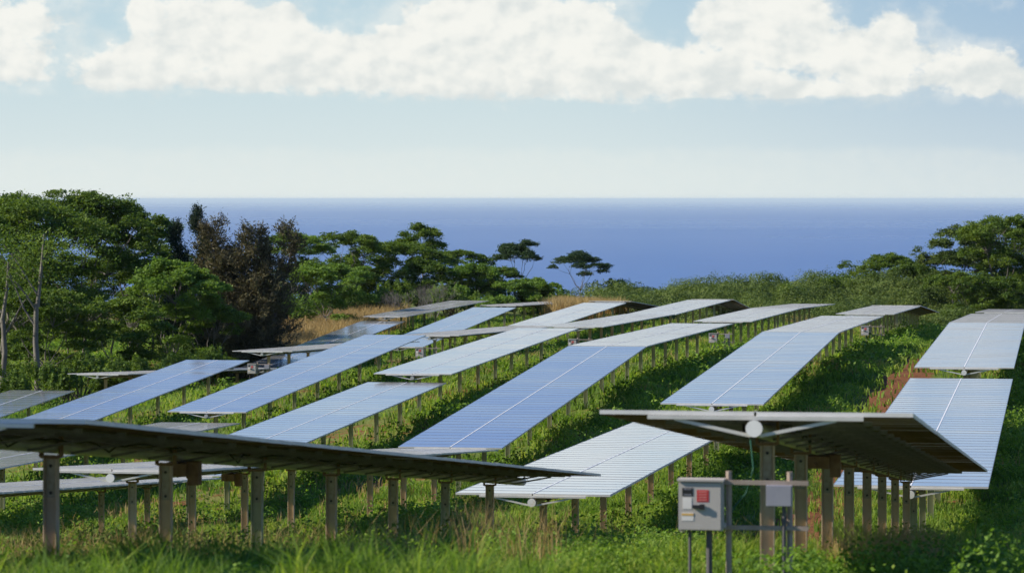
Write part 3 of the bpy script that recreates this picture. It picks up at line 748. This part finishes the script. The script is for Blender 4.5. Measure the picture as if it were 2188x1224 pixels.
def build_dry():
    Vs, Qs = [], []; n0 = 0
    def patch(x, y, h0, h1, per, spread, w):
        nonlocal n0
        z = ground_np(x, y); bx = np.repeat(x, per) + rng.normal(0, spread, len(x)*per); by = np.repeat(y, per) + rng.normal(0, spread, len(x)*per)
        h = rng.uniform(h0, h1, len(bx)); b = np.stack([bx, by, np.repeat(z, per)], 1)
        v, q = blades_mesh(b, h, rng.uniform(.1, .55, len(bx)), np.full(len(bx), w)); Vs.append(v); Qs.append(q + n0); n0 += len(v)
    def region(px0, px1, Y0, Y1, n, test=None):
        y = rng.uniform(Y0, Y1, n); px = rng.uniform(px0, px1, n); x = (px - 1094) / F * y
        if test is not None: k = test(px, x, y); x, y = x[k], y[k]
        return x, y
    # bank of tall dry grass left of the sixth row
    def bank(px, x, y): s, t = W2ST(x, y); return (s < -54.2) & (s > -70) & (fbm(x, y, 6, 31) > .30)
    x, y = region(560, 860, 205, 300, 9000, bank); patch(x, y, .7, 2.0, 12, .3, .05)
    x, y = region(1180, 1330, 262, 300, 1500, lambda p, a, b: fbm(a, b, 6, 32) > .3); patch(x, y, 1.0, 2.6, 12, .3, .06)
    x, y = region(1690, 1800, 262, 285, 700); patch(x, y, .4, 1.3, 12, .3, .05)
    # patches among the rows, seed heads in the foreground
    x, y = sample_frustum(75, 260, 16000); bare, o = on_path(x, y); k = (fbm(x, y, 7, 33) > .70) | ((o < -1.2) & (fbm(x, y, 5, 34) > .60))
    k &= bare < .25; patch(x[k], y[k], .2, .55, 7, .18, .03)
    x, y = sample_frustum(33, 75, 5200); k = (fbm(x, y, 3.0, 35) > .70) | ((y > 44) & (y < 62) & (x < -3) & (fbm(x, y, 3.0, 36) > .62))
    patch(x[k], y[k], .35, .95, 7, .14, .008)
    x, y = region(640, 1180, 38, 52, 150, lambda p, a, b: fbm(a, b, 1.6, 37) > .58); patch(x, y, .5, 1.15, 16, .10, .009)
    x, y = region(1780, 2000, 36, 44, 90, lambda p, a, b: fbm(a, b, 1.6, 38) > .45); patch(x, y, .4, .8, 16, .10, .009)
    x, y = region(30, 330, 40, 58, 120, lambda p, a, b: fbm(a, b, 1.6, 39) > .55); patch(x, y, .4, .95, 14, .10, .009)
    tag(link('dry_grass', np_mesh('dry_grass', np.concatenate(Vs), np.concatenate(Qs), M['dry'])), 'tall tan dry grass on the left bank and in tufts among the rows', 'dry grass', kind='stuff')
    Vs.clear(); Qs.clear(); n0 = 0
build_dry()

def build_scrub():
    crest = [(1150, 625), (1250, 600), (1320, 594), (1390, 607), (1470, 592), (1560, 590), (1700, 584), (1800, 580), (1900, 578), (2200, 600), (3000, 600)]
    cx, cy = zip(*crest); Cs, Bs = [], []
    n = 520; y = np.sqrt(rng.uniform(258**2, 345**2, n)); px = rng.uniform(1130, 2420, n); x = (px - 1094) / F * y
    z = ground_np(x, y); top = -(np.interp(px, cx, cy) - HY) / F * 342
    s, t = W2ST(x, y)
    keep = ~((px > 1960) & (px < 2110) & (y < 300)) & ~((s > -50) & (t < 262 + 6*np.sin(s)) ) & ~((px < 1330) & (y < 300))
    x, y, z, top, px = (a[keep] for a in (x, y, z, top, px)); n = len(x)
    cap = top + (345 - y) * .004
    hh = np.clip(cap - z, .8, 4.5) * rng.uniform(.40, .85, n) * np.clip((y - 250) / 40, .62, 1)
    rad = rng.uniform(1.0, 2.5, n); per = 460
    d = unit(rng.normal(size=(n, per, 3))); d[..., 2] = np.abs(d[..., 2])
    lump = 1 + .30*np.sin(d[..., 0:1]*5 + x[:, None, None]) * np.cos(d[..., 1:2]*6 + y[:, None, None])
    rz = np.minimum(hh * .6, rad * .85)
    c = d * rng.uniform(.6, 1, (n, per, 1))**.3 * lump * np.stack([rad, rad, rz], 1)[:, None, :]
    c[..., 2] += (hh - rz)[:, None]
    c += np.stack([x, y, z], 1)[:, None, :]
    c = c.reshape(-1, 3); dd = d.reshape(-1, 3)
    m = 175; y2 = np.sqrt(rng.uniform(272**2, 344**2, m)); px2 = rng.uniform(1290, 2060, m); x2 = (px2 - 1094) / F * y2; z2 = ground_np(x2, y2)
    h2 = (-(np.interp(px2, cx, cy) - HY) / F * 342 + (345 - y2) * .003 - z2) * rng.uniform(.62, 1.22, m) * np.clip((y2 - 250) / 50, .6, 1); r2 = rng.uniform(1.3, 3.2, m); pr2 = 1400
    d2 = unit(rng.normal(size=(m, pr2, 3))); d2[..., 2] = np.abs(d2[..., 2]) - .15 * (rng.uniform(size=(m, pr2)))
    l2 = 1 + .22*np.sin(d2[..., 0:1]*6 + x2[:, None, None]) * np.cos(d2[..., 1:2]*7 + y2[:, None, None]) + .12*np.sin(d2[..., 2:3]*11 + x2[:, None, None])
    c2 = d2 * rng.uniform(.84, 1, (m, pr2, 1)) * l2 * np.stack([r2, r2, h2 * .5], 1)[:, None, :]; c2[..., 2] += (h2 * .5)[:, None]; c2 += np.stack([x2, y2, z2], 1)[:, None, :]
    c = np.concatenate([c, c2.reshape(-1, 3)]); dd = np.concatenate([dd * .8, dd[:0] if False else d2.reshape(-1, 3) * 1.3]); d = dd / .8
    v, q = leaves_mesh(c.reshape(-1, 3), .17, d.reshape(-1, 3) * .8 + np.array([0, 0, .35]), .55)
    tag(link('scrub', np_mesh('scrub', v, q, M['scrub'])), 'low dense green scrub covering the slope between the trackers and the sea', 'scrub', kind='stuff')
build_scrub()

# ------------------------------------------------------------------ trees
def limb(b, a, c, r0, r1, rr, sag=.0, n=5, sides=6):
    a = Vector(a); c = Vector(c); pts = []; rs = []
    for i in range(n + 1):
        f = i / n; p = a.lerp(c, f); p.z += math.sin(f*math.pi) * sag
        if 0 < i < n: p += Vector((rr.uniform(-1, 1), rr.uniform(-1, 1), rr.uniform(-.5, .5))) * (c-a).length * .045
        pts.append(p); rs.append(r0 + (r1 - r0) * f)
    b.tube(pts, rs, sides, 0, False); return pts
def umbrella_tree(seed, H, Rx, Ry, mats=('bark', 'monkeypod'), lo=.5, pads=34, leaves=9000, leaf=.19, flat=.075, fork=.30, top=.16, lean=0.0, dens=1.0, tf=.5):
    """trunk, spreading limbs and flat tiers of fine leaves"""
    rr = random.Random(seed); r = np.random.default_rng(seed); b = MB()
    fk = Vector((rr.uniform(-.05, .05)*H + lean*H*.3, rr.uniform(-.03, .03)*H, H*fork))
    limb(b, (0, 0, -.4), fk, .022*H*.5, .015*H*.5, rr, n=4, sides=8)
    leaves = int(leaves * 2.4)
    P = []
    for i in range(pads):
        an = rr.uniform(0, 2*math.pi); q = math.sqrt((i + .5) / pads) * rr.uniform(.85, 1.08)
        f = rr.random()
        zt = H * (1 - top * q*q) * (1 - .05*rr.random()); zb = H * (lo + .12*q)
        z = zt if f < tf else zb + (zt - zb) * rr.uniform(.0, .9)
        P.append((Vector((q*Rx*math.cos(an) + lean*H*.5, q*Ry*math.sin(an), z)), rr.uniform(.20, .36) * (1.0 - .25*q)))
    main = []
    for i in range(5):
        an = 2*math.pi*i/5 + rr.uniform(-.4, .4)
        e = Vector((math.cos(an)*Rx*.42 + lean*H*.4, math.sin(an)*Ry*.42, H*rr.uniform(.58, .72)))
        main.append(limb(b, fk, e,   .012*H*.5, .006*H*.5, rr, sag=-.02*H)[-1])
    for p, _ in P:
        m = min(main + [fk], key=lambda w: (w - p).length + (3 if w.z > p.z else 0))
        limb(b, m, p - Vector((0, 0, .1)), .0065*H*.5, .0022*H*.5, rr, n=3, sides=5)
    tot = sum(w*w for _, w in P); C = []; B = []
    for p, w in P:
        n = int(leaves * w*w / tot); rx, ry, rz = w*Rx, w*Ry, flat*H*rr.uniform(.6, 1.2)
        # each tier is several small tufts
        nt_ = max(5, int(n / 28)); ta = r.uniform(0, 2*np.pi, nt_); tr = np.sqrt(r.uniform(0, 1, nt_))
        tc = np.stack([np.cos(ta)*tr*rx, np.sin(ta)*tr*ry, (1 - tr*tr)*rz*.9 - rz*.4 + r.normal(0, rz*.22, nt_)], 1)
        idx = r.integers(0, nt_, n); c = tc[idx] + r.normal(0, 1, (n, 3)) * np.array([.24, .24, .085]) * (.55 + .05*H*.5)
        C.append(c + np.array(p)); nb = np.zeros((n, 3)); nb[:, 2] = 1.1; B.append(nb)
    C = np.concatenate(C); B = np.concatenate(B)
    v, q = leaves_mesh(C, leaf, B, .55, r)
    return b.mesh('trunk', [M[mats[0]]], smooth=True), np_mesh('crown', v, q, M[mats[1]])
def spire_tree(seed, H, Rr, mats=('darkbark', 'needle'), sprays=90, per=90, low=.06, power=.75, heads=1, leaf=.26, bulge=.25):
    """upright tree of feathery ascending sprays, one or several heads"""
    rr = random.Random(seed); r = np.random.default_rng(seed); b = MB(); C = []; A = []; B = []
    for hd in range(heads):
        hx = 0 if heads == 1 else (hd/(heads-1) - .5) * 1.35 * Rr + rr.uniform(-.15, .15)*Rr; hy = rr.uniform(-.3, .3)*Rr if heads > 1 else 0
        HH = H * (1 if heads == 1 else rr.uniform(.72, 1.0)); RR = Rr * (1 if heads == 1 else .55)
        pts = limb(b, (hx*.1, hy*.1, -.4), (hx, hy, HH*.98), .02*H*.6, .002*H, rr, n=7)
        for i in range(sprays):
            f = low + (1 - low) * ((i + rr.random()) / sprays); z = HH * f
            rad = RR * ((1 - f) ** power + .05) * rr.uniform(.55, 1.15) * (1 + bulge*math.sin(f*9 + seed + hd))
            an = rr.uniform(0, 2*math.pi); base = pts[min(int(f*7), 7)].copy(); base.z = z - rad*.2
            tip = base + Vector((math.cos(an)*rad, math.sin(an)*rad, rad*rr.uniform(.1, .75)))
            limb(b, base, tip, .006*H*.5, .0015*H*.5, rr, n=2, sides=4)
            n = int(per * (.35 + .65*rad/RR)); u = r.uniform(.15, 1.05, n)[:, None]
            c = np.array(base)*(1-u) + np.array(tip)*u + r.normal(0, 1, (n, 3))*np.array([.17, .17, .22])*(.5+.1*H*.4)
            C.append(c); d = unit(np.array(tip - base))[None] + r.normal(0, .35, (n, 3)) + np.array([0, 0, .35]); A.append(d)
    C = np.concatenate(C); A = np.concatenate(A)
    v, q = leaves_mesh(C, leaf, None, .26, r, axis=A)
    return b.mesh('trunk', [M[mats[0]]], smooth=True), np_mesh('crown', v, q, M[mats[1]])
def bush_tree(seed, H, Rx, Ry, mat_='scrub', leaves=5000, leaf=.2, lobes=12):
    rr = random.Random(seed); r = np.random.default_rng(seed); b = MB(); C = []; B = []
    for i in range(lobes):
        an = rr.uniform(0, 6.283); q = math.sqrt(rr.random()); p = Vector((math.cos(an)*q*Rx*.75, math.sin(an)*q*Ry*.75, H*(.35 + .45*rr.random()*(1-.5*q))))
        limb(b, (rr.uniform(-.2, .2), rr.uniform(-.2, .2), -.3), p, .06, .015, rr, n=3, sides=5)
        n = leaves // lobes; d = unit(r.normal(size=(n, 3))); d[:, 2] = np.abs(d[:, 2])*1.1 - .25
        w = rr.uniform(.28, .46)
        c = d * (r.uniform(.5, 1, (n, 1))**.5) * (1 + .25*np.sin(d[:, :1]*7 + i)) * np.array([Rx*w, Ry*w, H*.24])
        C.append(c + np.array(p)); B.append(d*.8 + np.array([0, 0, .4]))
    v, q = leaves_mesh(np.concatenate(C), leaf, np.concatenate(B), .55, r)
    return b.mesh('stems', [M['darkbark']], smooth=True), np_mesh('crown', v, q, M[mat_])
def bare_shrub(seed, H, Rr):
    rr = random.Random(seed); b = MB()
    def grow(p, d, L, rad, dep):
        e = p + d*L; b.tube([p, p + d*L*.5 + Vector((rr.uniform(-1, 1), rr.uniform(-1, 1), 0))*L*.06, e], [rad, rad*.8, rad*.6], 4, 0, False)
        if dep:
            for _ in range(3): grow(e, (d + Vector((rr.uniform(-.7, .7), rr.uniform(-.7, .7), rr.uniform(-.15, .5)))).normalized(), L*rr.uniform(.6, .85), rad*.62, dep-1)
    for i in range(7):
        a = rr.uniform(0, 6.28); grow(Vector((math.cos(a)*.3*Rr*rr.random(), math.sin(a)*.3*Rr, -.2)), Vector((math.cos(a)*.45, math.sin(a)*.45, 1)).normalized(), H*.30, .035, 4)
    return b.mesh('twigs', [M['bark']])
def at(px, Y): return (px - 1094) / F * Y
def ztop(py, Y): return -(py - HY) / F * Y
def plant(kind, px, Y, top_px, half_px, label, cat='tree', group='trees beyond the tracker field', **kw):
    x = at(px, Y); g = gz(x, Y); H = ztop(top_px, Y) - g; Rx = half_px / F * Y
    seed = kw.pop('seed')
    root = empty(kw.pop('name'), (x, Y, g), kw.pop('rot', 0)); tag(root, label, cat, group)
    if kind == 'u': tk, cr = umbrella_tree(seed, H, Rx, kw.pop('ry', Rx*.85), **kw)
    elif kind == 's': tk, cr = spire_tree(seed, H, Rx, **kw)
    elif kind == 'b': tk, cr = bush_tree(seed, H, Rx, kw.pop('ry', Rx*.9), **kw)
    link(tk.name.split('.')[0], tk, root); link('crown', cr, root)
    return root
U = dict(name='umbrella_tree')
# dark wood at left: big flat-tiered trees
plant('u', 20, 222, 428, 190, 'huge dark flat-topped tree at the far left edge, crown standing above the sea horizon', seed=1, leaves=26000, pads=60, lo=.30, **U)
plant('u', 165, 228, 420, 165, 'tallest flat-topped tree at left, its tiers reaching just above the horizon', seed=2, leaves=26000, pads=60, lo=.28, **U)
plant('u', 288, 234, 456, 94, 'dark tree whose top tier reaches out over the sea towards two dark spires', seed=3, leaves=17000, pads=44, lo=.30, top=.10, **U)
plant('u', 372, 213, 566, 100, 'lower bright green tiered tree before the brown tree', seed=4, leaves=15000, pads=44, lo=.22, mats=('bark', 'bright'), **U)
plant('u', 250, 206, 640, 115, 'small dark tree with pale trunk low in the left wood', seed=5, leaves=11000, pads=36, lo=.25, **U)
plant('u', 90, 202, 620, 130, 'small tree behind the tall pale trunk at far left', seed=6, leaves=12000, pads=40, lo=.2, **U)
plant('u', 440, 215, 650, 90, 'dark small tree filling the foot of the brown tree', seed=7, leaves=8000, pads=26, lo=.15, **U)
plant('u', -120, 215, 440, 150, 'dark tree at the very edge of the picture behind the leftmost tracker', seed=8, leaves=12000, pads=36, lo=.3, **U)
plant('s', 434, 226, 445, 58, 'taller dark spire-shaped conifer against the sea', seed=9, name='conifer', sprays=170, per=150, power=.55)
plant('s', 374, 228, 476, 48, 'shorter dark spire-shaped conifer left of the taller one', seed=10, name='conifer', sprays=120, per=150, power=.5)
plant('s', 536, 224, 460, 138, 'large brown withered conifer with ragged many-pointed top', seed=11, name='brown_conifer', mats=('darkbark', 'brown'), heads=7, sprays=95, per=150, low=.04, power=.36, leaf=.27)
# middle woods
plant('u', 625, 285, 500, 75, 'bright tree between the brown conifer and the sea', seed=12, leaves=8000, pads=26, lo=.25, mats=('bark', 'bright'), **U)
plant('u', 700, 262, 568, 100, 'bright yellow-green spreading tree behind the tan grass bank', seed=13, leaves=12000, pads=34, lo=.15, mats=('bark', 'bright'), flat=.10, **U)
plant('u', 745, 300, 497, 75, 'green tree with two small knobs of leaves on top at centre left', seed=14, leaves=9000, pads=30, lo=.2, **U)
plant('u', 895, 318, 483, 50, 'tallest small umbrella crown standing up from the central wood', seed=15, leaves=6000, pads=16, lo=.60, top=.12, **U)
plant('u', 840, 305, 520, 110, 'broad dark tree in the middle of the central wood', seed=16, leaves=14000, pads=44, lo=.15, **U)
plant('u', 960, 310, 538, 90, 'broad green tree on the right half of the central wood', seed=17, leaves=11000, pads=36, lo=.15, **U)
plant('u', 1110, 330, 518, 62, 'lone flat-topped umbrella tree standing against the sea with open trunk', seed=18, leaves=6500, pads=18, lo=.66, fork=.34, top=.18, lean=.10, dens=.7, mats=('bark', 'bluegreen'), **U)
plant('u', 1238, 338, 541, 66, 'bluish dark umbrella tree standing against the sea at the foot of the scrub', seed=19, leaves=6000, pads=20, lo=.50, top=.25, mats=('bark', 'bluegreen'), **U)
plant('u', 1040, 306, 572, 80, 'dark lower tree right of the central wood', seed=20, leaves=8000, pads=26, lo=.12, **U)
plant('u', 1125, 300, 598, 62, 'bright low tree at the right end of the central wood', seed=21, leaves=6500, pads=22, lo=.12, mats=('bark', 'bright'), flat=.12, **U)
plant('b', 640, 275, 600, 70, 'leafy green bush right behind the tan grass bank', cat='bush', group='bushes at the edge of the wood', seed=22, name='bush', mat_='bright', leaves=5000)
plant('b', 800, 285, 600, 60, 'dark green bush under the central wood', cat='bush', group='bushes at the edge of the wood', seed=23, name='bush', mat_='monkeypod')
plant('b', 980, 292, 606, 70, 'green bush behind the grey farthest tracker', cat='bush', group='bushes at the edge of the wood', seed=24, name='bush', mat_='monkeypod')
plant('b', 1060, 290, 620, 55, 'dark bush behind the thin bright edge-on tracker', cat='bush', group='bushes at the edge of the wood', seed=25, name='bush', mat_='bright')
plant('b', 1300, 336, 583, 52, 'brownish bush on the crest right of the bluish umbrella tree', cat='bush', group='bushes at the edge of the wood', seed=26, name='bush', mat_='scrub', leaves=3500)
for i, (px, Y, tp, lb) in enumerate(((925, 288, 590, 'grey leafless shrub at the edge of the central wood'), (860, 282, 604, 'smaller leafless shrub left of the grey one'))):
    x = at(px, Y); g = gz(x, Y); tag(link('bare_shrub', bare_shrub(60 + i, ztop(tp, Y) - g, 1.5), None, (x, Y, g)), lb, 'shrub', 'leafless shrubs')
# added tree, unseen left of the view, to shade the lower left meadow
plant('u', -3000, 32.5, -1250, 640, 'unseen tree added outside the left side of the view to shade the near meadow', seed=50, leaves=9000, pads=40, lo=.5, leaf=.3, **U)
# right side
plant('u', 1890, 322, 550, 88, 'dense dark rounded tree on the crest left of the tall right trees', seed=30, leaves=12000, pads=40, lo=.15, mats=('darkbark', 'monkeypod'), flat=.12, **U)
plant('u', 2045, 300, 490, 92, 'open flat-topped tree reaching left over the sea at right', seed=31, leaves=9000, pads=26, lo=.55, top=.30, mats=('bark', 'scrub'), **U)
plant('u', 2150, 292, 466, 95, 'tall dark tree at the right edge of the picture', seed=32, leaves=18000, pads=48, lo=.30, mats=('bark', 'monkeypod'), **U)
plant('u', 2260, 300, 470, 110, 'dark tree just outside the right edge of the picture', seed=33, leaves=9000, pads=30, lo=.3, **U)
plant('u', 2075, 285, 585, 90, 'low dark tree under the tall right trees', seed=34, leaves=8000, pads=26, lo=.1, mats=('darkbark', 'monkeypod'), flat=.12, **U)
plant('b', 1980, 296, 590, 60, 'rounded green bush at the foot of the open flat-topped right tree', cat='bush', group='bushes at the edge of the wood', seed=35, name='bush', mat_='scrub')
plant('b', 1800, 318, 570, 55, 'dark bush on the crest left of the dense rounded tree', cat='bush', group='bushes at the edge of the wood', seed=36, name='bush', mat_='monkeypod')
plant('b', 1690, 305, 592, 60, 'dark bush in the scrub above the row of tall pale posts', cat='bush', group='bushes at the edge of the wood', seed=37, name='bush', mat_='monkeypod')
# understorey that closes the woods
wl = [(-40, 215, 560, 90), (60, 222, 540, 90), (150, 226, 560, 90), (235, 224, 545, 85), (320, 226, 520, 80), (410, 222, 560, 70), (475, 226, 600, 60)]
wn = ['behind the far left trunks', 'behind the tall pale trunk', 'under the tallest left tree', 'right of the tall pale trunk, deep in the wood', 'under the reaching leaf tier', 'under the two dark spires', 'just left of the brown conifer']
for i, ((px, Y, tp, hw), w) in enumerate(zip(wl, wn)):
    plant('u', px, Y + 20, tp, hw, 'shaded understorey tree ' + w, seed=100 + i, leaves=6500, pads=34, lo=.06, flat=.13, tf=.25, **U)
bl = [(10, 183, 760, 60), (95, 193, 745, 60), (175, 196, 740, 60), (255, 190, 748, 60), (325, 194, 735, 55), (400, 198, 730, 55), (455, 200, 725, 45), (140, 186, 775, 45), (220, 183, 780, 40)]
bn = ['at the far left edge', 'right of the tall pale trunk', 'in the middle of the left wood', 'above the edge-on left tracker', 'above the far end of the lilac table', 'left of the brown conifer foot', 'at the brown conifer foot', 'just behind the leftmost tracker', 'beside the bare posts of the edge-on left tracker']
for i, ((px, Y, tp, hw), w) in enumerate(zip(bl, bn)):
    plant('b', px, Y, tp, hw, 'dark green bush ' + w, cat='bush', group='bushes at the edge of the wood', seed=120 + i, name='bush', mat_='monkeypod', leaves=4200, leaf=.17)
ml = [(590, 268, 596, 48), (655, 288, 560, 60), (730, 292, 590, 55), (790, 304, 548, 62), (850, 296, 585, 55), (905, 300, 560, 62), (960, 296, 592, 50), (1010, 302, 568, 60), (1075, 312, 575, 55), (1150, 305, 612, 45), (1195, 320, 606, 45)]
mn = ['by the right side of the brown conifer', 'left of the two-knobbed tree', 'above the tan grass bank', 'filling the heart of the central wood', 'above the grey farthest tracker', 'below the tallest small umbrella crown', 'beside the grey leafless shrub', 'right of the grey leafless shrub', 'left of the lone flat-topped umbrella tree', 'below the lone flat-topped umbrella tree', 'below the bluish umbrella tree']
for i, ((px, Y, tp, hw), w) in enumerate(zip(ml, mn)):
    if i % 2: plant('u', px, Y, tp, hw, 'dense green tree ' + w, seed=140 + i, leaves=9500, pads=44, lo=.08, flat=.13, tf=.3, mats=('darkbark', 'monkeypod' if i % 4 == 1 else 'bright'), **U)
    else: plant('b', px, Y, tp, hw, 'leafy green bush ' + w, cat='bush', group='bushes at the edge of the wood', seed=140 + i, name='bush', mat_='bright' if i % 4 else 'monkeypod', leaves=8000, leaf=.19)
rl = [(2125, 304, 482, 85), (2110, 300, 520, 75), (2180, 305, 500, 80), (1950, 318, 568, 50), (2020, 306, 580, 55), (2140, 284, 600, 60)]
rn = ['between the open flat-topped tree and the tall right edge tree', 'behind the open flat-topped right tree', 'behind the tall right edge tree', 'on the crest beside the dense rounded tree', 'below the open flat-topped right tree', 'right above the farthest rightmost trackers']
for i, ((px, Y, tp, hw), w) in enumerate(zip(rl, rn)):
    plant('u', px, Y, tp, hw, 'dark olive tree ' + w, seed=170 + i, leaves=8000, pads=36, lo=.10, flat=.12, tf=.35, mats=('bark', 'scrub' if i % 2 == 0 else 'monkeypod'), **U)
def pale_trunks():
    for i, (px, Y, base_py, tp, r0, lb) in enumerate(((80, 196, 835, 500, .28, 'tall straight pale trunk at far left behind the leftmost tracker'),
                                       (4, 197, 800, 560, .26, 'leaning pale trunk cut by the left edge of the picture'))):
        x = at(px, Y); g = gz(x, Y); b = MB(); rr = random.Random(80 + i); H = ztop(tp, Y) - g
        limb(b, (0, 0, -.5), (rr.uniform(-.2, .3), 0, H*.6), r0*.8, r0*.5, rr, n=3, sides=9); limb(b, (0, 0, H*.58), (.4, 0, H), r0*.5, r0*.2, rr, n=2, sides=7)
        for j in range(3): limb(b, (0, 0, H*(.45 + .1*j)), (rr.choice((-1, 1))*H*.2, rr.uniform(-1, 1), H*(.8 + .07*j)), r0*.26, r0*.08, rr, n=3)
        root = empty('bare_tree', (x, Y, g)); tag(root, lb, 'tree', 'trees beyond the tracker field'); link('trunk', b.mesh('trunk', [M['bark']], smooth=True), root)
        C = rng.normal(size=(2600, 3))*np.array([H*.22, H*.2, H*.06]) + np.array([0, 0, H*.92]); nb = np.zeros((2600, 3)); nb[:, 2] = 1
        v, q = leaves_mesh(C, .17, nb, .55); link('crown', np_mesh('crown', v, q, M['monkeypod']), root)
pale_trunks()
